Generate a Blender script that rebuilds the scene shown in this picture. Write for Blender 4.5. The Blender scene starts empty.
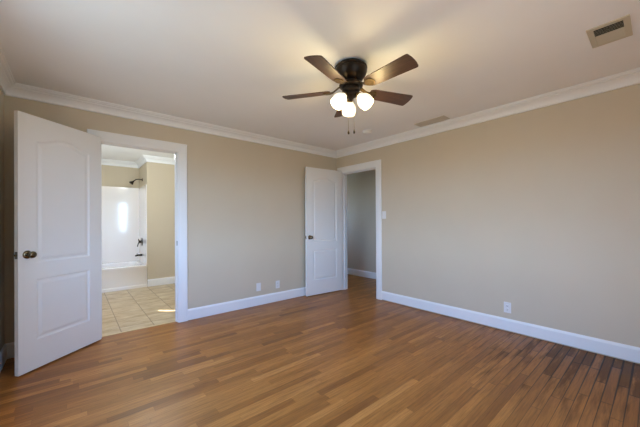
import bpy, bmesh, math, random
from mathutils import Vector, Matrix

random.seed(3)
S = bpy.context.scene
COL = S.collection
PI = math.pi

# ------------------------------------------------------------------ camera
F_PX = 289.07
cam_d = bpy.data.cameras.new('camera')
cam = bpy.data.objects.new('camera', cam_d)
COL.objects.link(cam)
cam_d.sensor_width = 36.0
cam_d.lens = F_PX * 36.0 / 640.0
cam_d.shift_y = 7.478 / 640.0
cam_d.clip_start = 0.02
fw = Vector((0.6481537, 0.76150607, 0.0022999))
rt = Vector((0.76150565, -0.64813777, -0.00515559))
up = Vector((0.00243537, -0.005093, 0.99998407))
m = Matrix((rt, up, -fw)).transposed().to_4x4()
m.translation = Vector((-3.58346624, -3.74945478, 1.20050698))
cam.matrix_world = m
S.camera = cam

# ------------------------------------------------------------------ light and exposure
S.view_settings.view_transform = 'Standard'
S.view_settings.look = 'None'
S.view_settings.exposure = 0.07
S.view_settings.gamma = 1.0
S.view_settings.use_curve_mapping = False
S.cycles.use_denoising = True
S.cycles.denoising_prefilter = 'ACCURATE'
S.cycles.max_bounces = 12
S.cycles.diffuse_bounces = 8
S.cycles.transparent_max_bounces = 16
S.cycles.sample_clamp_indirect = 2.5
S.cycles.use_adaptive_sampling = False
S.cycles.blur_glossy = 0.8
S.cycles.caustics_reflective = False
S.cycles.caustics_refractive = False

W = bpy.data.worlds.new('sky'); S.world = W
W.use_nodes = True
wt = W.node_tree; wb = wt.nodes['Background']
wc = wt.nodes.new('ShaderNodeTexCoord'); wsp = wt.nodes.new('ShaderNodeSeparateXYZ'); wr = wt.nodes.new('ShaderNodeValToRGB')
wm = wt.nodes.new('ShaderNodeMath'); wm.operation = 'MULTIPLY_ADD'; wm.inputs[1].default_value = 0.5; wm.inputs[2].default_value = 0.5
wt.links.new(wc.outputs['Generated'], wsp.inputs[0]); wt.links.new(wsp.outputs[2], wm.inputs[0])
wt.links.new(wm.outputs[0], wr.inputs[0]); wt.links.new(wr.outputs[0], wb.inputs[0])
GROUND, HORIZON, ZENITH = (0.14, 0.17, 0.18, 1), (0.46, 0.715, 1.06, 1), (0.24, 0.505, 1.09, 1)
we = wr.color_ramp.elements
we[0].position = 0.0; we[0].color = GROUND; we[1].position = 1.0; we[1].color = ZENITH
for p_, c_ in ((0.48, GROUND), (0.51, HORIZON), (0.75, ZENITH)):
    e_ = we.new(p_); e_.color = c_
wb.inputs[1].default_value = 25.0


def area_light(name, loc, direction, sx, sy, power, color):
    """area lamp set just outside a window to stand in for daylight"""
    d = bpy.data.lights.new(name, 'AREA')
    d.shape = 'RECTANGLE'; d.size = sx; d.size_y = sy; d.energy = power; d.color = color
    o = bpy.data.objects.new(name, d); COL.objects.link(o)
    o.location = loc; o.rotation_euler = Vector(direction).to_track_quat('-Z', 'Y').to_euler()
    return o


def portal(name, loc, direction, sx, sy):
    """window opening handed to the renderer as a place the sky shines through"""
    d = bpy.data.lights.new(name, 'AREA'); d.shape = 'RECTANGLE'; d.size = sx; d.size_y = sy
    d.cycles.is_portal = True
    o = bpy.data.objects.new(name, d); COL.objects.link(o)
    o.location = loc; o.rotation_euler = Vector(direction).to_track_quat('-Z', 'Y').to_euler()
    return o


portal('daylight_rear', (-2.40, -4.51, 1.43), (0, 1, 0), 0.84, 1.34)
portal('daylight_left', (-4.22, -2.10, 1.43), (1, 0, 0), 1.24, 1.34)
area_light('daylight_bath', (-4.24, 1.52, 1.45), (1, 0, 0), 1.04, 1.08, 22, (0.72, 0.88, 1.0))
area_light('hall_fill', (0.63, 2.07, 1.62), (0, -1, -0.3), 0.54, 0.85, 1.0, (0.66, 0.86, 1.0))  # added fill for the hall, behind a window that is added too
sun_d = bpy.data.lights.new('sun', 'SUN'); sun_d.energy = 40; sun_d.angle = 0.009; sun_d.color = (1, 0.95, 0.86)
sun = bpy.data.objects.new('sun', sun_d); COL.objects.link(sun)
sun.location = (-8, 5, 6)
sun.rotation_euler = Vector((0.75, -0.66, -0.52)).to_track_quat('-Z', 'Y').to_euler()
LAMP_COL = (1.0, 0.76, 0.37)
LAMP_W = 5.4          # each bulb of the fan
SHADE_E = 1.25

# ------------------------------------------------------------------ helpers
def s2l(c):
    return tuple((x / 12.92 if x <= 0.04045 else ((x + 0.055) / 1.055) ** 2.4) for x in [v / 255.0 for v in c]) + (1,)


class NT:
    def __init__(s, name):
        s.m = bpy.data.materials.new(name); s.m.use_nodes = True
        s.t = s.m.node_tree; s.b = s.t.nodes['Principled BSDF']; s.out = s.t.nodes['Material Output']

    def n(s, typ, **kw):
        nd = s.t.nodes.new(typ)
        for k, v in kw.items(): setattr(nd, k, v)
        return nd

    def l(s, a, b): s.t.links.new(a, b)

    def math(s, op, a, b=None, c=None):
        nd = s.n('ShaderNodeMath', operation=op)
        for i, v in enumerate((a, b, c)):
            if v is None: continue
            if isinstance(v, (int, float)): nd.inputs[i].default_value = v
            else: s.l(v, nd.inputs[i])
        return nd.outputs[0]

    def mix(s, fac, a, b, blend='MIX'):
        nd = s.n('ShaderNodeMix', data_type='RGBA', blend_type=blend)
        for i, v in ((0, fac), (6, a), (7, b)):
            if isinstance(v, (int, float)): nd.inputs[i].default_value = v
            elif isinstance(v, tuple): nd.inputs[i].default_value = v
            else: s.l(v, nd.inputs[i])
        return nd.outputs[2]

    def noise(s, vec, scale, detail=2.0, rough=0.5):
        nd = s.n('ShaderNodeTexNoise'); nd.inputs['Scale'].default_value = scale
        nd.inputs['Detail'].default_value = detail; nd.inputs['Roughness'].default_value = rough
        if vec is not None: s.l(vec, nd.inputs['Vector'])
        return nd.outputs['Fac']

    def ramp(s, fac, stops):
        nd = s.n('ShaderNodeValToRGB'); e = nd.color_ramp.elements
        while len(e) < len(stops): e.new(0.5)
        for k, (p, c) in enumerate(stops): e[k].position = p; e[k].color = c
        s.l(fac, nd.inputs[0]); return nd.outputs[0]

    def bump(s, h, strength, dist=0.002):
        nd = s.n('ShaderNodeBump'); nd.inputs['Strength'].default_value = strength
        nd.inputs['Distance'].default_value = dist
        s.l(h, nd.inputs['Height']); s.l(nd.outputs[0], s.b.inputs['Normal'])


def plain(name, rgb, rough=0.5, metal=0.0, spec=0.5, coat=0.0, bump=None, var=0.0, vscale=3.0):
    t = NT(name); b = t.b
    b.inputs['Roughness'].default_value = rough; b.inputs['Metallic'].default_value = metal
    b.inputs['Specular IOR Level'].default_value = spec; b.inputs['Coat Weight'].default_value = coat
    b.inputs['Coat Roughness'].default_value = 0.05
    tc = t.n('ShaderNodeTexCoord').outputs['Object']
    c = s2l(rgb)
    nz = t.noise(tc, vscale, 3)
    lo = tuple(x * (1 - var) for x in c[:3]) + (1,); hi = tuple(min(1, x * (1 + var)) for x in c[:3]) + (1,)
    t.l(t.ramp(nz, [(0.3, lo), (0.7, hi)]), b.inputs['Base Color'])
    if bump: t.bump(t.noise(tc, bump[0], 3), bump[1], 0.001)
    return t.m


def emit(name, rgb, strength):
    t = NT(name); b = t.b
    b.inputs['Base Color'].default_value = (0.9, 0.88, 0.82, 1)
    b.inputs['Roughness'].default_value = 0.3
    b.inputs['Emission Color'].default_value = rgb + (1,)
    b.inputs['Emission Strength'].default_value = strength
    t.m.cycles.emission_sampling = 'NONE'
    return t.m


def oak_floor():
    t = NT('oak_strip_floor'); b = t.b
    tc = t.n('ShaderNodeTexCoord').outputs['Object']
    sp = t.n('ShaderNodeSeparateXYZ'); t.l(tc, sp.inputs[0]); X, Y = sp.outputs[0], sp.outputs[1]
    wdt = 0.0572
    yr = t.math('DIVIDE', Y, wdt); row = t.math('FLOOR', yr); fy = t.math('FRACT', yr)
    wn = t.n('ShaderNodeTexWhiteNoise', noise_dimensions='1D'); t.l(row, wn.inputs['W'])
    r1 = wn.outputs['Value']
    wn2 = t.n('ShaderNodeTexWhiteNoise', noise_dimensions='1D'); t.l(t.math('ADD', row, 37.3), wn2.inputs['W'])
    ln = t.math('MULTIPLY_ADD', wn2.outputs['Value'], 0.55, 0.42)
    xb = t.math('DIVIDE', t.math('MULTIPLY_ADD', r1, 9.0, X), ln)
    brd = t.math('FLOOR', xb); fx = t.math('FRACT', xb)
    cb = t.n('ShaderNodeCombineXYZ'); t.l(row, cb.inputs[0]); t.l(brd, cb.inputs[1])
    w3 = t.n('ShaderNodeTexWhiteNoise', noise_dimensions='2D'); t.l(cb.outputs[0], w3.inputs['Vector'])
    idv = w3.outputs['Value']; idc = w3.outputs['Color']
    sc = t.n('ShaderNodeSeparateColor'); t.l(idc, sc.inputs[0])
    # grain, stretched along the board and different on every board
    gv = t.n('ShaderNodeCombineXYZ')
    t.l(t.math('MULTIPLY_ADD', idv, 40.0, t.math('MULTIPLY', X, 2.0)), gv.inputs[0])
    t.l(t.math('MULTIPLY', Y, 46.0), gv.inputs[1]); t.l(t.math('MULTIPLY', sc.outputs[1], 20.0), gv.inputs[2])
    g1 = t.noise(gv.outputs[0], 1.6, 4, 0.6)
    gv2 = t.n('ShaderNodeCombineXYZ')
    t.l(t.math('MULTIPLY_ADD', idv, 90.0, t.math('MULTIPLY', X, 9.0)), gv2.inputs[0])
    t.l(t.math('MULTIPLY', Y, 210.0), gv2.inputs[1])
    g2 = t.noise(gv2.outputs[0], 1.0, 3, 0.6)
    base = t.ramp(idv, [(0.0, s2l((134, 84, 38))), (0.12, s2l((150, 96, 43))), (0.5, s2l((168, 110, 51))),
                        (0.82, s2l((178, 118, 56))), (1.0, s2l((190, 130, 66)))])
    c = t.mix(t.math('MULTIPLY', t.ramp(g1, [(0.42, (0, 0, 0, 1)), (0.72, (1, 1, 1, 1))]), 0.55), base, s2l((98, 58, 26)))
    c = t.mix(t.math('MULTIPLY', t.ramp(g2, [(0.46, (0, 0, 0, 1)), (0.70, (1, 1, 1, 1))]), 0.42), c, s2l((92, 56, 30)))
    # worn, water-darkened boards: blotches that keep to the corner by the right wall and some elsewhere
    dx = t.math('ADD', X, 0.15); dy = t.math('ADD', Y, 3.7)
    d2 = t.math('ADD', t.math('MULTIPLY', dx, dx), t.math('MULTIPLY', dy, dy))
    near = t.math('SUBTRACT', 1.0, t.math('MINIMUM', t.math('DIVIDE', t.math('SQRT', d2), 2.1), 1.0))
    bv = t.n('ShaderNodeVectorMath', operation='MULTIPLY'); t.l(tc, bv.inputs[0]); bv.inputs[1].default_value = (0.9, 8.0, 1)
    blot = t.noise(bv.outputs[0], 2.2, 4, 0.62)
    wear = t.math('MULTIPLY_ADD', near, 0.62, t.math('SUBTRACT', blot, 0.58))
    wear = t.math('MULTIPLY_ADD', t.math('SUBTRACT', blot, 0.58), t.math('MULTIPLY', near, 2.0), t.math('MULTIPLY', near, 0.50))
    wear = t.math('ADD', wear, t.math('MULTIPLY', t.math('SUBTRACT', sc.outputs[0], 0.5), t.math('MULTIPLY', near, 0.62)))
    wearm = t.ramp(wear, [(0.15, (0, 0, 0, 1)), (0.42, (1, 1, 1, 1))])
    c = t.mix(t.math('MULTIPLY', wearm, 0.78), c, s2l((72, 47, 32)))
    # joints
    ey = t.math('MULTIPLY', t.math('MINIMUM', fy, t.math('SUBTRACT', 1.0, fy)), wdt)
    ex = t.math('MULTIPLY', t.math('MINIMUM', fx, t.math('SUBTRACT', 1.0, fx)), ln)
    e = t.math('MINIMUM', ey, ex)
    gw = t.math('MULTIPLY_ADD', t.math('MULTIPLY', near, near), 0.0085, 0.0010)
    seam = t.math('SUBTRACT', 1.0, t.math('MINIMUM', t.math('DIVIDE', e, gw), 1.0))
    seam = t.math('MINIMUM', t.math('MULTIPLY', seam, 1.8), 1.0)
    seam = t.math('MULTIPLY', seam, t.math('MULTIPLY_ADD', near, 0.7, 0.42))
    c = t.mix(t.math('MINIMUM', seam, 1.0), c, s2l((38, 23, 14)))
    t.l(c, b.inputs['Base Color'])
    rg = t.math('MULTIPLY_ADD', t.noise(tc, 7.0, 3), 0.10, 0.29)
    t.l(t.math('MULTIPLY_ADD', wearm, 0.18, rg), b.inputs['Roughness'])
    b.inputs['Specular IOR Level'].default_value = 0.27
    return t.m


def tile_floor():
    t = NT('travertine_tile'); b = t.b
    tc = t.n('ShaderNodeTexCoord').outputs['Object']
    sp = t.n('ShaderNodeSeparateXYZ'); t.l(tc, sp.inputs[0])
    u = t.math('DIVIDE', t.math('ADD', sp.outputs[0], 3.19 + 3.2), 0.32)
    v = t.math('DIVIDE', t.math('ADD', sp.outputs[1], 3.2 - 0.35 + 0.1), 0.32)
    fu, fv = t.math('FRACT', u), t.math('FRACT', v)
    cb = t.n('ShaderNodeCombineXYZ'); t.l(t.math('FLOOR', u), cb.inputs[0]); t.l(t.math('FLOOR', v), cb.inputs[1])
    wn = t.n('ShaderNodeTexWhiteNoise', noise_dimensions='2D'); t.l(cb.outputs[0], wn.inputs['Vector'])
    add = t.n('ShaderNodeVectorMath', operation='MULTIPLY_ADD'); t.l(wn.outputs['Color'], add.inputs[0])
    add.inputs[1].default_value = (9, 9, 9); t.l(tc, add.inputs[2])
    st = t.n('ShaderNodeVectorMath', operation='MULTIPLY'); t.l(add.outputs[0], st.inputs[0]); st.inputs[1].default_value = (1, 2.2, 1)
    nz = t.noise(st.outputs[0], 5.0, 5, 0.6)
    c = t.ramp(nz, [(0.3, s2l((162, 138, 104))), (0.5, s2l((190, 170, 138))), (0.7, s2l((210, 196, 168)))])
    c = t.mix(t.math('MULTIPLY', wn.outputs['Value'], 0.25), c, s2l((170, 142, 106)))
    e = t.math('MINIMUM', t.math('MINIMUM', fu, t.math('SUBTRACT', 1.0, fu)), t.math('MINIMUM', fv, t.math('SUBTRACT', 1.0, fv)))
    g = t.math('LESS_THAN', e, 0.013)
    c = t.mix(g, c, s2l((128, 108, 84)))
    t.l(c, b.inputs['Base Color']); b.inputs['Roughness'].default_value = 0.38
    t.bump(t.math('SUBTRACT', 1.0, g), 0.4, 0.002)
    return t.m


def walnut():
    t = NT('dark_walnut_blade'); b = t.b
    tc = t.n('ShaderNodeTexCoord').outputs['Object']
    mp = t.n('ShaderNodeVectorMath', operation='MULTIPLY'); t.l(tc, mp.inputs[0]); mp.inputs[1].default_value = (4, 60, 4)
    nz = t.noise(mp.outputs[0], 1.5, 4, 0.6)
    t.l(t.ramp(nz, [(0.3, s2l((54, 37, 30))), (0.7, s2l((84, 59, 46)))]), b.inputs['Base Color'])
    b.inputs['Roughness'].default_value = 0.42
    return t.m


def thin_glass():
    t = NT('window_glass')
    tr = t.n('ShaderNodeBsdfTransparent'); gl = t.n('ShaderNodeBsdfGlossy'); gl.inputs['Roughness'].default_value = 0.02
    mx = t.n('ShaderNodeMixShader'); mx.inputs[0].default_value = 0.06
    t.l(tr.outputs[0], mx.inputs[1]); t.l(gl.outputs[0], mx.inputs[2]); t.l(mx.outputs[0], t.out.inputs[0])
    return t.m


def cloth():
    t = NT('shade_cloth')
    d = t.n('ShaderNodeBsdfDiffuse'); d.inputs[0].default_value = (0.85, 0.82, 0.75, 1)
    tl = t.n('ShaderNodeBsdfTranslucent'); tl.inputs[0].default_value = (0.85, 0.8, 0.7, 1)
    mx = t.n('ShaderNodeMixShader'); mx.inputs[0].default_value = 0.5
    t.l(d.outputs[0], mx.inputs[1]); t.l(tl.outputs[0], mx.inputs[2]); t.l(mx.outputs[0], t.out.inputs[0])
    return t.m


M = dict(
    wall=plain('wall_paint_greige', (204, 193, 173), 0.75, spec=0.3, bump=(160, 0.06), var=0.012),
    bath=plain('wall_paint_bath_tan', (198, 186, 164), 0.7, spec=0.3, bump=(160, 0.06), var=0.012),
    ceil=plain('ceiling_paint', (242, 244, 246), 0.85, spec=0.2, bump=(120, 0.08), var=0.01),
    trim=plain('trim_white_semigloss', (236, 238, 240), 0.38, var=0.008),
    door=plain('door_white_semigloss', (234, 235, 235), 0.40, var=0.008, bump=(220, 0.03)),
    oak=oak_floor(), tile=tile_floor(), walnut=walnut(), glass=thin_glass(), cloth=cloth(),
    bronze=plain('oil_rubbed_bronze', (44, 37, 31), 0.38, 0.75, var=0.2, vscale=20),
    brass=plain('antique_brass', (112, 92, 56), 0.34, 0.9, var=0.2, vscale=30),
    iron=plain('dark_antique_brass', (86, 69, 42), 0.4, 0.85, var=0.25, vscale=30),
    pewter=plain('antique_nickel', (118, 106, 86), 0.26, 1.0, var=0.15, vscale=40),
    steel=plain('brushed_steel', (130, 128, 124), 0.35, 1.0, var=0.05),
    acryl=plain('white_acrylic', (238, 234, 232), 0.10, coat=0.6, var=0.004),
    plast=plain('white_plastic', (228, 228, 228), 0.35, var=0.004),
    vent=plain('vent_almond_enamel', (196, 188, 168), 0.45, var=0.02),
    ventc=plain('register_ceiling_paint', (200, 194, 182), 0.6, var=0.02),
    dark=plain('dark_cavity', (28, 27, 25), 0.9, var=0.05),  # near-black colour in place of the shade inside openings
    saddle=plain('pale_threshold', (206, 184, 146), 0.4, var=0.04, vscale=12),
    shade=emit('frosted_glass_lit', (1.0, 0.83, 0.56), SHADE_E),
    bulb=emit('bulb_lit', (1.0, 0.80, 0.50), 4.0),
    opal=emit('added_lamp_opal', (1.0, 0.97, 0.92), 3.0),  # glow of the lamp added in the bathroom
)


def obj(name, bm, mat, parent=None, smooth=False, loc=None, mats=None):
    me = bpy.data.meshes.new(name)
    bmesh.ops.recalc_face_normals(bm, faces=bm.faces)
    bm.to_mesh(me); bm.free()
    if smooth:
        me.polygons.foreach_set('use_smooth', [True] * len(me.polygons))
        try: me.set_sharp_from_angle(angle=math.radians(38))
        except Exception: pass
    for mm in (mats or [mat]): me.materials.append(mm)
    o = bpy.data.objects.new(name, me); COL.objects.link(o)
    if parent is not None: o.parent = parent
    if loc is not None: o.location = loc
    return o


def tag(o, label=None, cat=None, group=None, kind=None):
    if label: o['label'] = label
    if cat: o['category'] = cat
    if group: o['group'] = group
    if kind: o['kind'] = kind
    return o


def struct(name, bm, mat, label, cat, parent=None, smooth=False):
    return tag(obj(name, bm, mat, parent, smooth), label, cat, kind='structure')


def empty(name, loc, rz=0.0):
    o = bpy.data.objects.new(name, None); COL.objects.link(o)
    o.empty_display_size = 0.1; o.location = loc; o.rotation_euler = (0, 0, rz)
    return o


def box(bm, x0, x1, y0, y1, z0, z1, bev=0.0):
    r = bmesh.ops.create_cube(bm, size=1.0)
    vs = r['verts']
    for v in vs:
        v.co = Vector(((x0 + x1) / 2 + v.co.x * (x1 - x0), (y0 + y1) / 2 + v.co.y * (y1 - y0), (z0 + z1) / 2 + v.co.z * (z1 - z0)))
    if bev:
        es = list({e for v in vs for e in v.link_edges})
        bmesh.ops.bevel(bm, geom=es, offset=bev, segments=2, profile=0.5, affect='EDGES', clamp_overlap=True)
    return bm


def B(*a, **k): return box(bmesh.new(), *a, **k)


def lathe(bm, prof, seg=40, mat=None):
    """profile of (radius, z) round z; mat places it"""
    rings = []
    for r, z in prof:
        if r < 1e-6: rings.append([bm.verts.new((0, 0, z))])
        else: rings.append([bm.verts.new((r * math.cos(2 * PI * k / seg), r * math.sin(2 * PI * k / seg), z)) for k in range(seg)])
    for a, b in zip(rings, rings[1:]):
        for k in range(seg):
            k2 = (k + 1) % seg
            if len(a) == 1 and len(b) == 1: continue
            if len(a) == 1: bm.faces.new((a[0], b[k], b[k2]))
            elif len(b) == 1: bm.faces.new((a[k], b[0], a[k2]))
            else: bm.faces.new((a[k], b[k], b[k2], a[k2]))
    if mat is not None:
        bmesh.ops.transform(bm, matrix=mat, verts=[v for r in rings for v in r])
    return bm


def tube(bm, pts, rad, seg=12, caps=True):
    pts = [Vector(q) for q in pts]
    rads = rad if isinstance(rad, (list, tuple)) else [rad] * len(pts)
    rings = []
    d0 = (pts[1] - pts[0]).normalized()
    ref = Vector((0, 0, 1)) if abs(d0.z) < 0.9 else Vector((1, 0, 0))
    for i, q in enumerate(pts):
        d = (pts[min(i + 1, len(pts) - 1)] - pts[max(i - 1, 0)]).normalized()
        a = d.cross(ref).normalized(); b2 = d.cross(a).normalized()
        rings.append([bm.verts.new(q + (a * math.cos(2 * PI * k / seg) + b2 * math.sin(2 * PI * k / seg)) * rads[i]) for k in range(seg)])
    for a, b2 in zip(rings, rings[1:]):
        for k in range(seg): bm.faces.new((a[k], a[(k + 1) % seg], b2[(k + 1) % seg], b2[k]))
    if caps: bm.faces.new(rings[0]); bm.faces.new(rings[-1])
    return bm


def sweep(bm, path, prof, nrm):
    """loft a 2D profile (out, z) along a horizontal path; nrm = outward mitre vector at each path point"""
    rings = []
    for q, n in zip(path, nrm):
        rings.append([bm.verts.new((q[0] + n[0] * o, q[1] + n[1] * o, z)) for o, z in prof])
    k = len(prof)
    for a, b2 in zip(rings, rings[1:]):
        for i in range(k): bm.faces.new((a[i], a[(i + 1) % k], b2[(i + 1) % k], b2[i]))
    bm.faces.new(rings[0]); bm.faces.new(rings[-1])
    return bm


def axis_mat(loc, d):
    return Matrix.Translation(Vector(loc)) @ Vector(d).to_track_quat('Z', 'Y').to_matrix().to_4x4()


# ------------------------------------------------------------------ room shell
H = 2.44
XL, YR = -4.052, -4.36          # left wall and rear wall
T = 0.12
BX0, BX1, OPZ = -3.379, -2.632, 2.046      # bathroom doorway in the back wall
HY0, HY1 = -0.892, -0.137                # hall doorway in the right wall
CW = 0.103                               # casing width
BYF, BYB, BXR = 2.44, 3.30, -1.25        # bathroom: wing wall, tub wall, right wall
ALX = -2.545                             # end wall of the tub alcove

bm = bmesh.new(); box(bm, XL - 0.2, 1.25, YR - 0.2, 0.055, -0.10, 0.0)
box(bm, BXR + 0.1, 1.25, 0.055, 2.1, -0.10, 0.0)
struct('floor', bm, M['oak'], 'worn oak strip floor of the bedroom running on into the hall', 'floor')
bm = B(XL - 0.2, BXR + 0.1, 0.075, BYB + 0.15, -0.10, 0.0)
struct('floor_bathroom', bm, M['tile'], 'beige stone tile floor seen through the left doorway', 'floor')
struct('trim_threshold', B(BX0, BX1, 0.05, 0.08, -0.05, 0.004), M['saddle'], 'pale threshold strip between oak boards and bathroom tile', 'threshold')
bm = B(XL - 0.2, T / 2, YR - 0.2, T / 2, H, H + 0.1)
struct('ceiling', bm, M['ceil'], 'off white bedroom ceiling around the fan', 'ceiling')
bm = B(XL - 0.2, BXR + 0.1, T / 2, BYB + 0.15, H, H + 0.1)
struct('ceiling_bathroom', bm, M['ceil'], 'white bathroom ceiling seen through the left doorway', 'ceiling')
bm = B(T / 2, 1.25, YR - 0.2, T / 2, H, H + 0.1); box(bm, BXR + 0.1, 1.25, T / 2, 2.1, H, H + 0.1)
struct('ceiling_hall', bm, M['ceil'], 'hall ceiling beyond the right doorway', 'ceiling')

# back wall: bedroom side greige, bathroom side tan (two skins)
def wall_x(bm, x0, x1, y0, y1, holes, z0=0.0, z1=H):
    """wall along x with rectangular holes (a, b, z0, z1)"""
    x = x0
    for a, b2, h0, h1 in sorted(holes):
        if a > x: box(bm, x, a, y0, y1, z0, z1)
        if h0 > z0: box(bm, a, b2, y0, y1, z0, h0)
        if h1 < z1: box(bm, a, b2, y0, y1, h1, z1)
        x = b2
    if x1 > x: box(bm, x, x1, y0, y1, z0, z1)
    return bm


def wall_y(bm, x0, x1, y0, y1, holes, z0=0.0, z1=H):
    y = y0
    for a, b2, h0, h1 in sorted(holes):
        if a > y: box(bm, x0, x1, y, a, z0, z1)
        if h0 > z0: box(bm, x0, x1, a, b2, z0, h0)
        if h1 < z1: box(bm, x0, x1, a, b2, h1, z1)
        y = b2
    if y1 > y: box(bm, x0, x1, y, y1, z0, z1)
    return bm


struct('wall_back', wall_x(bmesh.new(), XL, 0.0, 0.0, T / 2, [(BX0, BX1, 0, OPZ)]), M['wall'],
       'greige back wall with the bathroom doorway', 'wall')
struct('wall_bathroom_front', wall_x(bmesh.new(), XL, BXR, T / 2, T, [(BX0, BX1, 0, OPZ)]), M['bath'],
       'tan bathroom wall around the left doorway', 'wall')
struct('wall_right', wall_y(bmesh.new(), 0.0, T, YR, 0.06, [(HY0, HY1, 0, OPZ)]), M['wall'],
       'long greige right wall with the hall doorway', 'wall')
LW = [(-2.70, -1.50, 0.78, 2.08)]
struct('wall_left', wall_y(bmesh.new(), XL - 0.14, XL, YR - 0.14, 0.06, LW), M['wall'],
       'greige left wall behind the open white door', 'wall')
RW = [(-2.80, -2.00, 0.78, 2.08)]
struct('wall_rear', wall_x(bmesh.new(), XL, T, YR - 0.14, YR, RW), M['wall'], 'greige rear wall behind the camera', 'wall')
# hall
HX = 1.18
struct('wall_hall', wall_y(bmesh.new(), HX, HX + 0.1, YR, 2.1, []), M['wall'], 'greige hall wall seen through the right doorway', 'wall')
struct('wall_hall_end', wall_x(bmesh.new(), T, HX, 1.9, 2.0, [(0.36, 0.90, 1.2, 2.05)]), M['wall'], 'end wall of the hall with an added window', 'wall')
struct('wall_hall_side', wall_y(bmesh.new(), 0.02, T, 0.06, 2.0, []), M['wall'], 'hall wall behind the room corner', 'wall')
struct('wall_hall_near', B(T, HX, YR - 0.1, YR, 0, H), M['wall'], 'near end wall of the hall', 'wall')
# bathroom
BW = [(1.0, 2.05, 0.90, 2.0)]
struct('wall_bathroom_left', wall_y(bmesh.new(), XL - 0.14, XL, 0.06, BYB + 0.1, BW), M['bath'], 'tan left wall of the bathroom with a window', 'wall')
struct('wall_bathroom_back', B(XL, ALX + 0.1, BYB, BYB + 0.1, 0, H), M['bath'], 'tan wall above the white tub surround', 'wall')
struct('wall_bathroom_wing', B(ALX, BXR, BYF, BYB, 0, H), M['bath'], 'tan bathroom wall right of the tub', 'wall')
struct('wall_bathroom_right', B(BXR, BXR + 0.1, T, BYB, 0, H), M['bath'], 'tan right wall of the bathroom', 'wall')

# crown moulding (out from wall, z)
CR = [(0, H - 0.107), (0.013, H - 0.107), (0.017, H - 0.103), (0.017, H - 0.093), (0.012, H - 0.089), (0.013, H - 0.080), (0.017, H - 0.068), (0.024, H - 0.056),
      (0.033, H - 0.046), (0.043, H - 0.039), (0.050, H - 0.036), (0.050, H - 0.029), (0.064, H - 0.027), (0.069, H - 0.022), (0.070, H - 0.014), (0.079, H - 0.011), (0.079, H), (0, H)]


def crown(name, pts, nrm, label):
    return struct(name, sweep(bmesh.new(), pts, CR, nrm), M['trim'], label, 'crown molding', smooth=True)


crown('trim_crown_back', [(XL, 0), (0, 0)], [(1, -1), (-1, -1)], 'white crown molding along the top of the back wall')
crown('trim_crown_right', [(0, 0), (0, YR)], [(-1, -1), (-1, 1)], 'white crown molding along the top of the right wall')
crown('trim_crown_left', [(XL, YR), (XL, 0)], [(1, 1), (1, -1)], 'white crown molding along the top of the left wall')
crown('trim_crown_rear', [(0, YR), (XL, YR)], [(-1, 1), (1, 1)], 'white crown molding along the top of the rear wall')
crown('trim_crown_bathroom', [(XL, BYB), (ALX, BYB), (ALX, BYF), (BXR, BYF)], [(0, -1), (-1, -1), (-1, -1), (0, -1)],
      'white crown molding above the bathtub')

# baseboards
BH, BT = 0.138, 0.016
def base_prof(gap=0.0, h=BH):
    return [(0, gap), (BT, gap), (BT, h - 0.022), (BT - 0.004, h - 0.012), (0.007, h - 0.004), (0.005, h), (0, h)]


def baseboard(name, pts, nrm, label, gap=0.004):
    return struct(name, sweep(bmesh.new(), pts, base_prof(gap), nrm), M['trim'], label, 'baseboard')


baseboard('baseboard_back', [(BX1 + CW, 0), (0, 0)], [(0, -1), (0, -1)], 'white baseboard between the two doorways')
baseboard('baseboard_back_corner', [(XL, 0), (BX0 - CW, 0)], [(0, -1), (0, -1)], 'white baseboard behind the left open door')
baseboard('baseboard_right', [(0, HY0 - CW), (0, YR)], [(-1, 0), (-1, 0)], 'long white baseboard under the right wall', 0.014)
baseboard('baseboard_left', [(XL, YR), (XL, -0.0)], [(1, 0), (1, 0)], 'white baseboard on the left wall')
baseboard('baseboard_rear', [(0, YR), (XL, YR)], [(0, 1), (0, 1)], 'white baseboard on the rear wall')
baseboard('baseboard_hall', [(HX, 1.9), (HX, YR)], [(-1, 0), (-1, 0)], 'white baseboard in the hall beyond the right doorway')
baseboard('baseboard_bathroom', [(ALX + 0.0, BYF), (BXR, BYF)], [(0, -1), (0, -1)], 'white baseboard right of the bathtub')

# door casings and jambs
def casing_prism(bm, axis, wallc, sgn, a, b2, z0, z1, cw):
    """casing frame round opening a..b2 up to z1, on wall plane wallc, standing out by sgn*18mm"""
    P = lambda t, o, z: (t, wallc + sgn * o, z) if axis == 'x' else (wallc + sgn * o, t, z)
    # profile across the casing: distance from the opening edge, thickness
    pf = [(0, 0), (0, 0.011), (0.006, 0.014), (0.02, 0.0145), (0.03, 0.017), (cw - 0.012, 0.019), (cw - 0.004, 0.018), (cw, 0.014), (cw, 0)]
    corners = [(a, z0, -1, 0), (a, z1, -1, 1), (b2, z1, 1, 1), (b2, z0, 1, 0)]
    rings = []
    for t, z, st, sz in corners:
        rings.append([bm.verts.new(P(t + st * d, o, z + sz * d)) for d, o in pf])
    k = len(pf)
    for r1, r2 in zip(rings, rings[1:]):
        for i in range(k): bm.faces.new((r1[i], r1[(i + 1) % k], r2[(i + 1) % k], r2[i]))
    bm.faces.new(rings[0]); bm.faces.new(rings[-1])
    return bm


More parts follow.
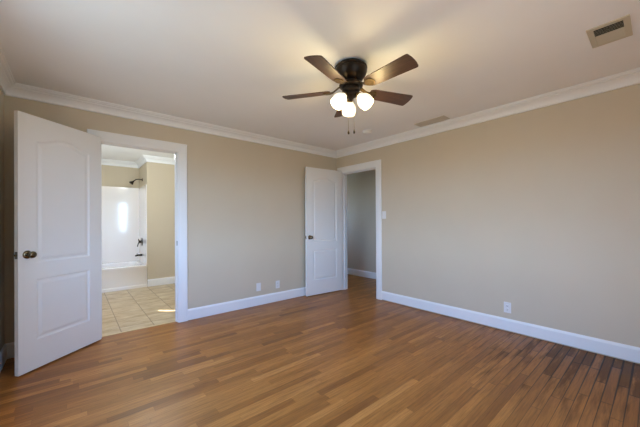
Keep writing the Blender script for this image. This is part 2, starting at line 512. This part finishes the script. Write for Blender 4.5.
bm = casing_prism(bmesh.new(), 'x', 0.0, -1, BX0, BX1, 0, OPZ, CW)
cas1 = struct('trim_casing_bathroom', bm, M['trim'], 'white casing framing the left bathroom doorway', 'door casing')
J = 0.006
bm = bmesh.new()
box(bm, BX0, BX0 + J, -0.002, T + 0.002, 0, OPZ); box(bm, BX1 - J, BX1, -0.002, T + 0.002, 0, OPZ); box(bm, BX0, BX1, -0.002, T + 0.002, OPZ - J, OPZ)
box(bm, BX0 + J, BX0 + J + 0.011, 0.042, 0.078, 0, OPZ - J); box(bm, BX1 - J - 0.011, BX1 - J, 0.042, 0.078, 0, OPZ - J)
box(bm, BX0 + J, BX1 - J, 0.042, 0.078, OPZ - J - 0.011, OPZ - J)
obj('door_jamb', bm, M['trim'], cas1)
sp = obj('strike_plate', B(BX1 - J - 0.0015, BX1 - J + 0.001, 0.006, 0.034, 0.92, 0.978, bev=0.0006), M['pewter'], cas1)
tag(sp, 'small metal strike plate')
bm = casing_prism(bmesh.new(), 'x', T, 1, BX0, BX1, 0, OPZ, CW)
struct('trim_casing_bathroom_inside', bm, M['trim'], 'white casing on the bathroom side of the left doorway', 'door casing')

bm = casing_prism(bmesh.new(), 'y', 0.0, -1, HY0, HY1, 0, OPZ, CW)
cas2 = struct('trim_casing_hall', bm, M['trim'], 'white casing framing the right doorway to the hall', 'door casing')
bm = bmesh.new()
box(bm, -0.002, T + 0.002, HY0, HY0 + J, 0, OPZ); box(bm, -0.002, T + 0.002, HY1 - J, HY1, 0, OPZ); box(bm, -0.002, T + 0.002, HY0, HY1, OPZ - J, OPZ)
box(bm, 0.042, 0.078, HY0 + J, HY0 + J + 0.011, 0, OPZ - J); box(bm, 0.042, 0.078, HY1 - J - 0.011, HY1 - J, 0, OPZ - J)
box(bm, 0.042, 0.078, HY0 + J, HY1 - J, OPZ - J - 0.011, OPZ - J)
obj('door_jamb', bm, M['trim'], cas2)
tag(obj('strike_plate', B(0.006, 0.034, HY0 + J - 0.001, HY0 + J + 0.0015, 0.92, 0.978, bev=0.0006), M['pewter'], cas2), 'small metal strike plate')


# windows (double hung: frame, two sashes with panes)
def window(name, axis, wallc, sgn, a, b2, z0, z1, label):
    """wallc = inner face of the wall; sgn = direction into the room"""
    P = lambda bm, t0, t1, o0, o1, zz0, zz1: (box(bm, t0, t1, min(wallc + sgn * o0, wallc + sgn * o1), max(wallc + sgn * o0, wallc + sgn * o1), zz0, zz1) if axis == 'x'
                                             else box(bm, min(wallc + sgn * o0, wallc + sgn * o1), max(wallc + sgn * o0, wallc + sgn * o1), t0, t1, zz0, zz1))
    bm = casing_prism(bmesh.new(), axis, wallc, sgn, a, b2, z0, z1, 0.09)
    root = struct(name, bm, M['trim'], label, 'window')
    bm = bmesh.new(); P(bm, a - 0.11, b2 + 0.11, -0.10, 0.045, z0 - 0.028, z0); P(bm, a - 0.09, b2 + 0.09, 0, 0.016, z0 - 0.11, z0 - 0.028)
    obj('window_sill', bm, M['trim'], root)
    bm = bmesh.new()
    P(bm, a, a + 0.02, -0.14, 0, z0, z1); P(bm, b2 - 0.02, b2, -0.14, 0, z0, z1); P(bm, a, b2, -0.14, 0, z1 - 0.02, z1)
    obj('window_frame', bm, M['trim'], root)
    zm = (z0 + z1) / 2
    for (s0, s1, o) in ((z0, zm + 0.02, -0.07), (zm - 0.02, z1 - 0.02, -0.105)):
        bm = bmesh.new(); w = 0.042
        P(bm, a + 0.02, a + 0.02 + w, o - 0.03, o, s0, s1); P(bm, b2 - 0.02 - w, b2 - 0.02, o - 0.03, o, s0, s1)
        P(bm, a + 0.02 + w, b2 - 0.02 - w, o - 0.03, o, s0, s0 + w); P(bm, a + 0.02 + w, b2 - 0.02 - w, o - 0.03, o, s1 - w, s1)
        sash = obj('sash', bm, M['trim'], root)
        bm = bmesh.new(); P(bm, a + 0.02 + w, b2 - 0.02 - w, o - 0.017, o - 0.013, s0 + w, s1 - w)
        obj('pane', bm, M['glass'], sash)
    return root


window('window_1', 'x', YR, 1, -2.80, -2.00, 0.78, 2.08, 'white double hung window in the rear wall')
window('window_2', 'y', XL, 1, -2.70, -1.50, 0.78, 2.08, 'white double hung window in the left wall near the camera')
window('window_3', 'y', XL, 1, 1.0, 2.05, 0.90, 2.0, 'white bathroom window in the left wall')
window('hall_added_window', 'x', 1.9, -1, 0.36, 0.90, 1.2, 2.05, 'white window added out of view at the end of the hall to light it')  # unseen window, added as a light source for the hall

# ------------------------------------------------------------------ doors
def panel_outline(x0, x1, z0, z1, rise, n=20):
    """closed outline, anticlockwise; top edge is an eyebrow arch when rise > 0"""
    pts = [(x0, z0), (x1, z0)]
    if rise <= 0: return pts + [(x1, z1), (x0, z1)]
    for k in range(n + 1):
        s = 1 - 2 * k / n
        pts.append((x0 + (x1 - x0) * (s + 1) / 2, z1 + rise * (0.5 + 0.5 * math.cos(PI * s))))
    return pts


def inset(pts, d):
    n = len(pts); out = []
    for i in range(n):
        p0, p1, p2 = Vector(pts[i - 1]), Vector(pts[i]), Vector(pts[(i + 1) % n])
        e1 = (p1 - p0).normalized(); e2 = (p2 - p1).normalized()
        n1 = Vector((-e1.y, e1.x)); n2 = Vector((-e2.y, e2.x))
        b = (n1 + n2); b = b / max(1e-6, b.dot(n1))
        out.append((p1.x + b.x * d, p1.y + b.y * d))
    return out


def door_leaf_bm(Wd, Hd, th=0.035, z0=0.0):
    bm = bmesh.new()
    st = 0.128
    outs = [panel_outline(st, Wd - st, 0.248, 0.742, 0), panel_outline(st, Wd - st, 0.876, 1.872, 0.062)]
    rect = [(0, z0), (Wd, z0), (Wd, z0 + Hd), (0, z0 + Hd)]
    rims = []
    for side in (0, 1):
        Yf = th if side else 0.0
        sg = -1 if side else 1
        def loop(pts, dep): return [bm.verts.new((x, Yf + sg * dep, z)) for x, z in pts]
        R = loop(rect, 0); rims.append(R)
        edges = [bm.edges.new((R[i], R[(i + 1) % 4])) for i in range(4)]
        for o in outs:
            steps = [(0.0, 0.0), (0.004, 0.004), (0.011, 0.0075), (0.020, 0.0085), (0.030, 0.0055), (0.040, 0.0020), (0.046, 0.0012)]
            loops = [loop(inset(o, d) if d else o, dep) for d, dep in steps]
            L0 = loops[0]; n = len(L0)
            edges += [bm.edges.new((L0[i], L0[(i + 1) % n])) for i in range(n)]
            for A, C in zip(loops, loops[1:]):
                for i in range(n): bm.faces.new((A[i], A[(i + 1) % n], C[(i + 1) % n], C[i]))
            bm.faces.new(loops[-1])
        bmesh.ops.triangle_fill(bm, use_beauty=True, edges=edges)
    for i in range(4): bm.faces.new((rims[0][i], rims[0][(i + 1) % 4], rims[1][(i + 1) % 4], rims[1][i]))
    return bm


KNOB = [(0, 0), (0.033, 0), (0.033, 0.003), (0.030, 0.007), (0.020, 0.010), (0.013, 0.012), (0.0115, 0.020), (0.012, 0.030),
        (0.018, 0.034), (0.0245, 0.041), (0.0275, 0.049), (0.0265, 0.057), (0.021, 0.063), (0.012, 0.066), (0, 0.067)]


def make_door(name, pin, ang, Wd, label):
    root = tag(obj(name, door_leaf_bm(Wd, 2.062, 0.035, 0.014), M['door']), label, 'door', kind='structure')
    root.location = pin; root.rotation_euler = (0, 0, ang)
    zk = 0.950
    for yy, d, in ((0.035, 1), (0.0, -1)):
        bm = lathe(bmesh.new(), KNOB[:7], 28, axis_mat((Wd - 0.062, yy, zk), (0, d, 0)))
        k = obj('rosette', bm, M['pewter'], root, True)
        bm = lathe(bmesh.new(), [(0, 0.018)] + KNOB[6:], 28, axis_mat((Wd - 0.062, yy, zk), (0, d, 0)))
        tag(obj('door_knob', bm, M['pewter'], root, True), 'dark antique metal door knob')
    lp = obj('latch_plate', B(Wd - 0.001, Wd + 0.0012, 0.005, 0.030, zk - 0.028, zk + 0.028, bev=0.0005), M['steel'], root)
    bm = bmesh.new(); box(bm, Wd, Wd + 0.009, 0.011, 0.024, zk - 0.008, zk + 0.008, bev=0.002)
    obj('latch_bolt', bm, M['pewter'], lp)
    bm = bmesh.new()
    for dz in (-0.02, 0.02): lathe(bm, [(0, 0), (0.0045, 0), (0.003, 0.0012), (0, 0.0012)], 12, axis_mat((Wd + 0.0012, 0.0175, zk + dz), (1, 0, 0)))
    obj('screw_heads', bm, M['dark'], lp)
    for zh in (0.20, 1.02, 1.84):
        bm = lathe(bmesh.new(), [(0, -0.046), (0.005, -0.044), (0.0058, -0.040), (0.0058, 0.040), (0.005, 0.044), (0, 0.046)], 14,
                   Matrix.Translation((-0.004, -0.005, zh)))
        box(bm, -0.0015, 0.0005, 0.0, 0.030, zh - 0.042, zh + 0.042)
        obj('hinge', bm, M['pewter'], root, True)
    return root


make_door('door_1', (-3.395, -0.026, 0), math.radians(221.2), 0.720, 'white arch top two panel door standing open left of the bathroom doorway')
make_door('door_2', (-0.024, -0.128, 0), math.radians(176.0), 0.745, 'white arch top two panel door standing open before the hall doorway')

# ------------------------------------------------------------------ ceiling fan
FX, FY = -1.906, -2.166
fan = tag(empty('ceiling_fan', (FX, FY, H)), 'dark bronze ceiling fan with five walnut blades and three lit shades', 'ceiling fan')
Z = lambda z: z - H
prof = [(0, 2.44), (0.104, 2.44), (0.106, 2.432), (0.112, 2.428), (0.124, 2.424), (0.129, 2.418), (0.129, 2.410), (0.124, 2.406), (0.124, 2.401), (0.128, 2.396), (0.127, 2.386),
        (0.121, 2.368), (0.110, 2.348), (0.094, 2.330), (0.076, 2.317), (0.064, 2.309), (0.060, 2.300), (0, 2.300)]
obj('motor_housing', lathe(bmesh.new(), [(r, Z(z)) for r, z in prof], 56), M['bronze'], fan, True)
prof = [(0, 2.300), (0.070, 2.299), (0.088, 2.292), (0.094, 2.284), (0.094, 2.272), (0.086, 2.264), (0.070, 2.260), (0, 2.260)]
obj('flywheel', lathe(bmesh.new(), [(r, Z(z)) for r, z in prof], 48), M['bronze'], fan, True)
prof = [(0, 2.260), (0.064, 2.260), (0.070, 2.254), (0.070, 2.236), (0.060, 2.226), (0.050, 2.220), (0.052, 2.214), (0.052, 2.200), (0.042, 2.190),
        (0.030, 2.184), (0.020, 2.176), (0.012, 2.164), (0.008, 2.156), (0, 2.152)]
obj('switch_housing', lathe(bmesh.new(), [(r, Z(z)) for r, z in prof], 40), M['bronze'], fan, True)

BLZ = Z(2.242)
def blade_bm():
    bm = bmesh.new()
    n = 14; L0, L1 = 0.165, 0.558
    top, bot = [], []
    outl = []
    outl = [(L0, 0.036), (L0 + 0.012, 0.046), (L0 + 0.035, 0.053), (L0 + 0.10, 0.0565), (L0 + 0.20, 0.060), (L0 + 0.30, 0.0635), (L1 - 0.020, 0.067), (L1 - 0.008, 0.0655), (L1 - 0.002, 0.060), (L1 + 0.005, 0.032)]
    pts = [(r, w) for r, w in outl] + [(L1 + 0.007, 0.0)] + [(r, -w) for r, w in reversed(outl)]
    t = 0.0032
    A = [bm.verts.new((r, w, t)) for r, w in pts]; C = [bm.verts.new((r, w, -t)) for r, w in pts]
    bm.faces.new(A); bm.faces.new(list(reversed(C)))
    for i in range(len(pts)):
        j = (i + 1) % len(pts); bm.faces.new((A[i], C[i], C[j], A[j]))
    return bm


def iron_bm():
    bm = bmesh.new()
    # curved neck from the flywheel, then a ring shaped medallion under the blade root
    prev = None
    secs = [(0.070, 0.018, 0.030), (0.098, 0.015, 0.028), (0.120, 0.013, 0.014), (0.140, 0.015, 0.000), (0.158, 0.022, -0.006)]
    rings = []
    for r, w, z in secs: rings.append([bm.verts.new((r, w, z + 0.003)), bm.verts.new((r, -w, z + 0.003)), bm.verts.new((r, -w, z - 0.003)), bm.verts.new((r, w, z - 0.003))])
    for a, b in zip(rings, rings[1:]):
        for i in range(4): bm.faces.new((a[i], a[(i + 1) % 4], b[(i + 1) % 4], b[i]))
    bm.faces.new(rings[0]); bm.faces.new(rings[-1])
    lathe(bm, [(0.0, -0.0034), (0.040, -0.0034), (0.042, -0.006), (0.040, -0.009), (0.034, -0.0105), (0.029, -0.0085), (0.024, -0.0075), (0.014, -0.0085), (0, -0.0095)], 30,
          Matrix.Translation((0.192, 0, 0)) @ Matrix.Diagonal((1.0, 0.92, 1, 1)))
    return bm


PITCH = math.radians(-13)
blades0 = None
for k in range(5):
    a = math.radians(-18.5 + 72 * k)
    Mx = Matrix.Translation((0, 0, BLZ)) @ Matrix.Rotation(a, 4, 'Z') @ Matrix.Rotation(PITCH, 4, 'X') @ Matrix.Diagonal((1, 1.06, 1, 1))
    if blades0 is None:
        bo = obj('blade', blade_bm(), M['walnut'], fan); io = obj('blade_iron', iron_bm(), M['iron'], fan, True)
        tag(io, 'antique brass blade bracket'); blades0 = (bo, io)
    else:
        bo, io = blades0[0].copy(), blades0[1].copy()
        COL.objects.link(bo); COL.objects.link(io)
    bo.matrix_local = Mx; io.matrix_local = Mx

SH = [(0.0225, 0.0), (0.026, 0.004), (0.028, 0.012), (0.036, 0.022), (0.047, 0.036), (0.055, 0.054), (0.0585, 0.072), (0.0575, 0.090), (0.054, 0.104), (0.053, 0.112)]
SH = SH + [(r - 0.003, z) for r, z in reversed(SH)]
first = None
for k in range(3):
    a = math.radians(172 + 120 * k)
    d = Vector((math.cos(a) * math.sin(math.radians(42)), math.sin(a) * math.sin(math.radians(42)), -math.cos(math.radians(42))))
    p0 = Vector((math.cos(a) * 0.058, math.sin(a) * 0.058, Z(2.196)))
    c0 = Vector((math.cos(a) * 0.035, math.sin(a) * 0.035, Z(2.214)))
    bm = tube(bmesh.new(), [c0, c0.lerp(p0, 0.6) + Vector((0, 0, 0.004)), p0, p0 + d * 0.012], [0.012, 0.011, 0.012, 0.014], 14)
    lathe(bm, [(0, 0), (0.020, 0), (0.026, 0.006), (0.026, 0.016), (0.022, 0.020), (0, 0.020)], 24, axis_mat(p0, d))
    sock = obj('lamp_socket', bm, M['brass'], fan, True)
    sh = obj('lamp_shade', lathe(bmesh.new(), SH, 32, axis_mat(p0 + d * 0.014, d)), M['shade'], fan, True)
    tag(sh, 'frosted white glass shade, lit')
    bm = lathe(bmesh.new(), [(0, 0.010), (0.012, 0.012), (0.013, 0.030), (0.022, 0.048), (0.026, 0.062), (0.022, 0.078), (0.012, 0.086), (0, 0.088)], 20, axis_mat(p0 + d * 0.012, d))
    obj('bulb', bm, M['bulb'], sh, True)
    ld = bpy.data.lights.new('bulb_light', 'POINT'); ld.energy = LAMP_W; ld.color = LAMP_COL; ld.shadow_soft_size = 0.06
    lo = bpy.data.objects.new('bulb_light', ld); COL.objects.link(lo); lo.parent = fan; lo.location = p0 + d * 0.165

for (dx, dy, zt) in ((-0.035, -0.005, 1.885), (0.035, 0.0, 1.905)):
    bm = tube(bmesh.new(), [(dx * 0.7, dy, Z(2.22)), (dx, dy, Z(2.19)), (dx, dy, Z(zt + 0.03))], 0.0011, 6)
    ch = obj('pull_chain', bm, M['brass'], fan)
    bm = lathe(bmesh.new(), [(0, 0.034), (0.003, 0.032), (0.004, 0.026), (0.0075, 0.016), (0.008, 0.006), (0.005, 0.0), (0, -0.001)], 14, Matrix.Translation((dx, dy, Z(zt))))
    obj('chain_pull', bm, M['bronze'], ch, True)

# ------------------------------------------------------------------ ceiling fittings
def register(name, cx, cy, sx, sy, label, mat, slatdir, dark_first):
    """louvred ceiling register; slats run along y"""
    r = tag(empty(name, (cx, cy, H)), label, 'air vent')
    fx = 0.030
    bm = bmesh.new(); z0 = -0.007
    box(bm, -sx / 2, -sx / 2 + fx, -sy / 2, sy / 2, z0, 0); box(bm, sx / 2 - fx, sx / 2, -sy / 2, sy / 2, z0, 0)
    box(bm, -sx / 2 + fx, sx / 2 - fx, -sy / 2, -sy / 2 + fx, z0, 0); box(bm, -sx / 2 + fx, sx / 2 - fx, sy / 2 - fx, sy / 2, z0, 0)
    obj('frame', bm, mat, r)
    obj('duct_shade_sheet', B(-sx / 2 + fx, sx / 2 - fx, -sy / 2 + fx, sy / 2 - fx, -0.0012, -0.0002), M['dark'], r)  # dark sheet painted as the shade inside the duct
    n = max(6, int((sx - 2 * fx) / 0.0165)); w = (sx - 2 * fx) / n
    for bank in (0, 1):
        bm = bmesh.new()
        for k in range(n):
            xc = -sx / 2 + fx + (k + 0.5) * w
            if (xc < 0) != (bank == 0): continue
            tilt = slatdir[bank]
            dx = 0.0080 * tilt
            a = [(xc - dx, z0 + 0.0005), (xc + dx, -0.0014)]
            vs = []
            for yy in (-sy / 2 + fx, sy / 2 - fx):
                for (x, z) in a:
                    for q in (-0.0006, 0.0006): vs.append(bm.verts.new((x, yy, z + q)))
            f = [(0, 1, 3, 2), (4, 6, 7, 5), (0, 4, 5, 1), (2, 3, 7, 6), (0, 2, 6, 4), (1, 5, 7, 3)]
            for q in f: bm.faces.new([vs[i] for i in q])
        obj('louver_bank', bm, mat, r)
    return r


register('air_vent', -0.889, -3.542, 0.29, 0.196, 'almond ceiling air vent with a dark louvered half near the right wall', M['vent'], (0.75, -1.0), True)
register('air_vent', -0.200, -1.92, 0.15, 0.39, 'painted ceiling air vent beside the crown molding of the right wall', M['ventc'], (-1.0, -1.0), False)

sd = tag(empty('smoke_detector', (-0.517, -1.156, H)), 'small round white smoke detector on the ceiling beyond the fan', 'smoke detector')
obj('base', lathe(bmesh.new(), [(0, 0), (0.066, 0), (0.066, -0.010), (0.060, -0.012), (0, -0.012)], 36), M['plast'], sd, True)
obj('cover', lathe(bmesh.new(), [(0, -0.012), (0.058, -0.012), (0.058, -0.024), (0.050, -0.034), (0.030, -0.038), (0.028, -0.036), (0.012, -0.036), (0.010, -0.040), (0, -0.040)], 36), M['plast'], sd, True)

# ------------------------------------------------------------------ wall plates (local: x along wall, -y out of the wall, z up)
def plate_root(name, loc, rz, label, cat):
    r = tag(empty(name, loc, rz), label, cat)
    bm = B(-0.035, 0.035, -0.0055, 0, -0.0575, 0.0575, bev=0.0025)
    obj('cover_plate', bm, M['plast'], r)
    return r


def screw(r, z):
    obj('screw', lathe(bmesh.new(), [(0, 0), (0.0032, 0), (0.0025, 0.0010), (0, 0.0012)], 10, axis_mat((0, -0.0055, z), (0, -1, 0))), M['plast'], r)


def duplex(loc, rz, label):
    r = plate_root('electrical_outlet', loc, rz, label, 'outlet')
    for dz in (-0.0195, 0.0195):
        bm = lathe(bmesh.new(), [(0, 0), (0.0168, 0), (0.0168, 0.0022), (0.0155, 0.003), (0, 0.003)], 28,
                   axis_mat((0, -0.0050, dz), (0, -1, 0)) @ Matrix.Diagonal((1, 0.84, 1, 1)))
        s = obj('socket_face', bm, M['plast'], r, True)
        bm = bmesh.new()
        box(bm, -0.0075, -0.0055, -0.0084, -0.0078, dz - 0.001, dz + 0.008); box(bm, 0.0055, 0.0075, -0.0084, -0.0078, dz - 0.001, dz + 0.007)
        lathe(bm, [(0, 0), (0.0026, 0), (0.0026, 0.0006), (0, 0.0006)], 12, axis_mat((0, -0.0078, dz - 0.0075), (0, -1, 0)))
        obj('slots', bm, M['dark'], s)
    screw(r, 0)
    return r


duplex((-1.242, 0, 0.255), 0, 'white outlet low on the back wall, the one nearer the open right door')
duplex((0, -2.674, 0.258), -PI / 2, 'white outlet alone low on the right wall')
r = plate_root('cable_plate', (-1.562, 0, 0.264), 0, 'plain white wall plate low on the back wall, left of the outlet', 'wall plate')
obj('cable_jack', lathe(bmesh.new(), [(0, 0), (0.0062, 0), (0.0062, 0.003), (0.0046, 0.003), (0.0046, 0.009), (0.002, 0.009), (0, 0.006)], 16, axis_mat((0, -0.0055, 0), (0, -1, 0))), M['plast'], r)
screw(r, 0.041); screw(r, -0.041)
r = plate_root('light_switch', (0, -1.042, 1.296), -PI / 2, 'white light switch on the right wall beside the hall doorway', 'light switch')
obj('toggle_frame', B(-0.007, 0.007, -0.0068, -0.005, -0.013, 0.013), M['plast'], r)
bm = tube(bmesh.new(), [(0, -0.005, 0), (0, -0.020, 0.008)], [0.0046, 0.0036], 10)
obj('toggle', bm, M['plast'], r)
screw(r, 0.030); screw(r, -0.030)

# ------------------------------------------------------------------ bathroom
TX0, TX1, TY0, TY1, TZ = XL + 0.001, ALX - 0.001, 2.437, BYB - 0.001, 0.412
def rrect(cx, cy, hx, hy, rad, z, n=6):
    pts = []
    for (sx, sy, a0) in ((1, 1, 0), (-1, 1, PI / 2), (-1, -1, PI), (1, -1, 3 * PI / 2)):
        for k in range(n + 1):
            a = a0 + PI / 2 * k / n
            pts.append((cx + sx * (hx - rad) + rad * math.cos(a), cy + sy * (hy - rad) + rad * math.sin(a), z))
    return pts


bm = bmesh.new()
cx, cy, hx, hy = (TX0 + TX1) / 2, (TY0 + TY1) / 2, (TX1 - TX0) / 2, (TY1 - TY0) / 2
secs = [rrect(cx, cy, hx, hy, 0.012, 0.0), rrect(cx, cy, hx, hy, 0.012, 0.045), rrect(cx, cy, hx, hy - 0.012, 0.012, 0.06), rrect(cx, cy, hx, hy - 0.012, 0.012, TZ - 0.055),
        rrect(cx, cy, hx, hy, 0.012, TZ - 0.035), rrect(cx, cy, hx, hy, 0.014, TZ - 0.010), rrect(cx, cy, hx - 0.010, hy - 0.010, 0.016, TZ),
        rrect(cx, cy, hx - 0.075, hy - 0.075, 0.10, TZ), rrect(cx, cy, hx - 0.095, hy - 0.095, 0.12, TZ - 0.02), rrect(cx, cy, hx - 0.14, hy - 0.12, 0.16, 0.16), rrect(cx, cy, hx - 0.22, hy - 0.17, 0.15, 0.09)]
rings = [[bm.verts.new(q) for q in s] for s in secs]
for a, b in zip(rings, rings[1:]):
    k = len(a)
    for i in range(k): bm.faces.new((a[i], a[(i + 1) % k], b[(i + 1) % k], b[i]))
bm.faces.new(rings[-1]); bm.faces.new(list(reversed(rings[0])))
tag(obj('bathtub', bm, M['acryl'], None, True), 'white alcove bathtub with a plain apron on the tile floor', 'bathtub')
# surround: three wall panels above the tub
ST = 1.913
bm = bmesh.new()          # long panel, right end thickened so the rear window mirrors in it
q = [(XL + 0.001, BYB - 0.001), (ALX - 0.001, BYB - 0.001), (ALX - 0.001, BYB - 0.070), (XL + 0.001, BYB - 0.012)]
lo_, hi_ = [bm.verts.new((x, y, TZ + 0.001)) for x, y in q], [bm.verts.new((x, y, ST)) for x, y in q]
bm.faces.new(lo_); bm.faces.new(hi_)
for i in range(4): bm.faces.new((lo_[i], lo_[(i + 1) % 4], hi_[(i + 1) % 4], hi_[i]))
bmesh.ops.bevel(bm, geom=bm.edges[:], offset=0.004, segments=2, affect='EDGES')
tag(obj('tub_surround_panel', bm, M['acryl']), 'glossy white surround panel along the back of the bathtub, reflecting a window', 'tub surround')


def end_panel(x0, x1, xf, label):
    r = tag(obj('tub_surround_panel', B(x0, x1, BYF + 0.012, BYB - 0.075, TZ + 0.001, ST, bev=0.003), M['acryl']), label, 'tub surround')
    obj('front_flange', B(min(x0, xf), max(x1, xf), BYF + 0.003, BYF + 0.036, TZ + 0.001, ST, bev=0.005), M['acryl'], r)


end_panel(ALX - 0.011, ALX - 0.001, ALX - 0.013, 'narrow white surround panel holding the shower valve at the right end of the bathtub')
end_panel(XL + 0.001, XL + 0.011, XL + 0.013, 'white surround panel at the hidden left end of the bathtub')

shw = tag(empty('wall_shower', (ALX, 2.90, 2.05)), 'dark bronze shower head on an arm high on the tan alcove wall', 'shower')
obj('flange', lathe(bmesh.new(), [(0, 0), (0.030, 0), (0.028, 0.006), (0.014, 0.012), (0, 0.012)], 24, axis_mat((0, 0, 0), (-1, 0, 0))), M['bronze'], shw, True)
obj('shower_arm', tube(bmesh.new(), [(-0.005, 0, 0), (-0.07, 0, 0.004), (-0.11, 0, -0.006), (-0.15, 0, -0.040)], 0.0095, 12), M['bronze'], shw, True)
obj('spray_head', lathe(bmesh.new(), [(0, -0.012), (0.012, -0.012), (0.014, 0.006), (0.020, 0.022), (0.036, 0.050), (0.040, 0.062), (0.038, 0.068), (0, 0.068)], 26,
                        axis_mat((-0.150, 0, -0.040), (-0.70, 0, -0.72))), M['bronze'], shw, True)
SX = ALX - 0.0125
val = tag(empty('shower_valve', (SX, 2.90, 0.82)), 'dark bronze shower valve with a lever on the white surround', 'shower valve')
obj('escutcheon', lathe(bmesh.new(), [(0, 0), (0.082, 0), (0.080, 0.006), (0.060, 0.012), (0.030, 0.016), (0, 0.016)], 32, axis_mat((0, 0, 0), (-1, 0, 0))), M['bronze'], val, True)
bm = lathe(bmesh.new(), [(0, 0.012), (0.024, 0.012), (0.022, 0.045), (0.018, 0.060), (0, 0.062)], 22, axis_mat((0, 0, 0), (-1, 0, 0)))
tube(bm, [(-0.045, 0, 0), (-0.062, 0, -0.03), (-0.080, 0, -0.095)], [0.014, 0.011, 0.008], 12)
tube(bm, [(-0.045, 0, 0), (-0.055, 0, 0.03), (-0.060, 0, 0.06)], [0.014, 0.010, 0.007], 12)
obj('lever', bm, M['bronze'], val, True)
spt = tag(empty('tub_spout', (SX, 2.90, 0.56)), 'small dark bronze tub spout below the shower valve', 'tub spout')
bm = tube(bmesh.new(), [(0.0, 0, 0), (-0.02, 0, 0), (-0.08, 0, -0.002), (-0.105, 0, -0.008), (-0.112, 0, -0.020)], [0.022, 0.018, 0.016, 0.016, 0.013], 16)
obj('spout_body', bm, M['bronze'], spt, True)
obj('diverter_knob', lathe(bmesh.new(), [(0, 0), (0.004, 0), (0.004, 0.014), (0.007, 0.016), (0.007, 0.022), (0, 0.024)], 12, Matrix.Translation((-0.085, 0, 0.013))), M['bronze'], spt, True)

# unseen roller shade, added to narrow the bathroom sun to a slit
rs = tag(empty('sun_slit_shade', (XL + 0.03, 1.40, 1.99)), 'unseen pale roller shade added over the bathroom window to leave a slit of sun', 'window shade')
obj('shade_cloth', B(-0.002, 0.0, -0.49, 0.40, -1.12, 0.0), M['cloth'], rs)
obj('roller', lathe(bmesh.new(), [(0, -0.52), (0.017, -0.52), (0.017, 0.43), (0, 0.43)], 20, axis_mat((0.018, 0, 0.0), (0, 1, 0))), M['plast'], rs, True)
obj('hem_bar', B(-0.006, 0.004, -0.49, 0.40, -1.135, -1.118, bev=0.002), M['plast'], rs)
# unseen flush lamp added to brighten the bathroom
bl = tag(empty('bath_fill_lamp', (-2.75, 0.95, H)), 'unseen flush opal ceiling lamp added to brighten the bathroom', 'ceiling lamp')
obj('pan', lathe(bmesh.new(), [(0, 0), (0.16, 0), (0.16, -0.022), (0.145, -0.030), (0, -0.030)], 36), M['bronze'], bl, True)
obj('lamp_shade', lathe(bmesh.new(), [(0, -0.028), (0.145, -0.028), (0.142, -0.05), (0.12, -0.078), (0.07, -0.098), (0, -0.105)], 36), M['opal'], bl, True)
ld = bpy.data.lights.new('bath_fill_bulb', 'POINT'); ld.energy = 41; ld.color = (0.86, 0.95, 1.0); ld.shadow_soft_size = 0.08
lo = bpy.data.objects.new('bath_fill_bulb', ld); COL.objects.link(lo); lo.parent = bl; lo.location = (0, 0, -0.20)
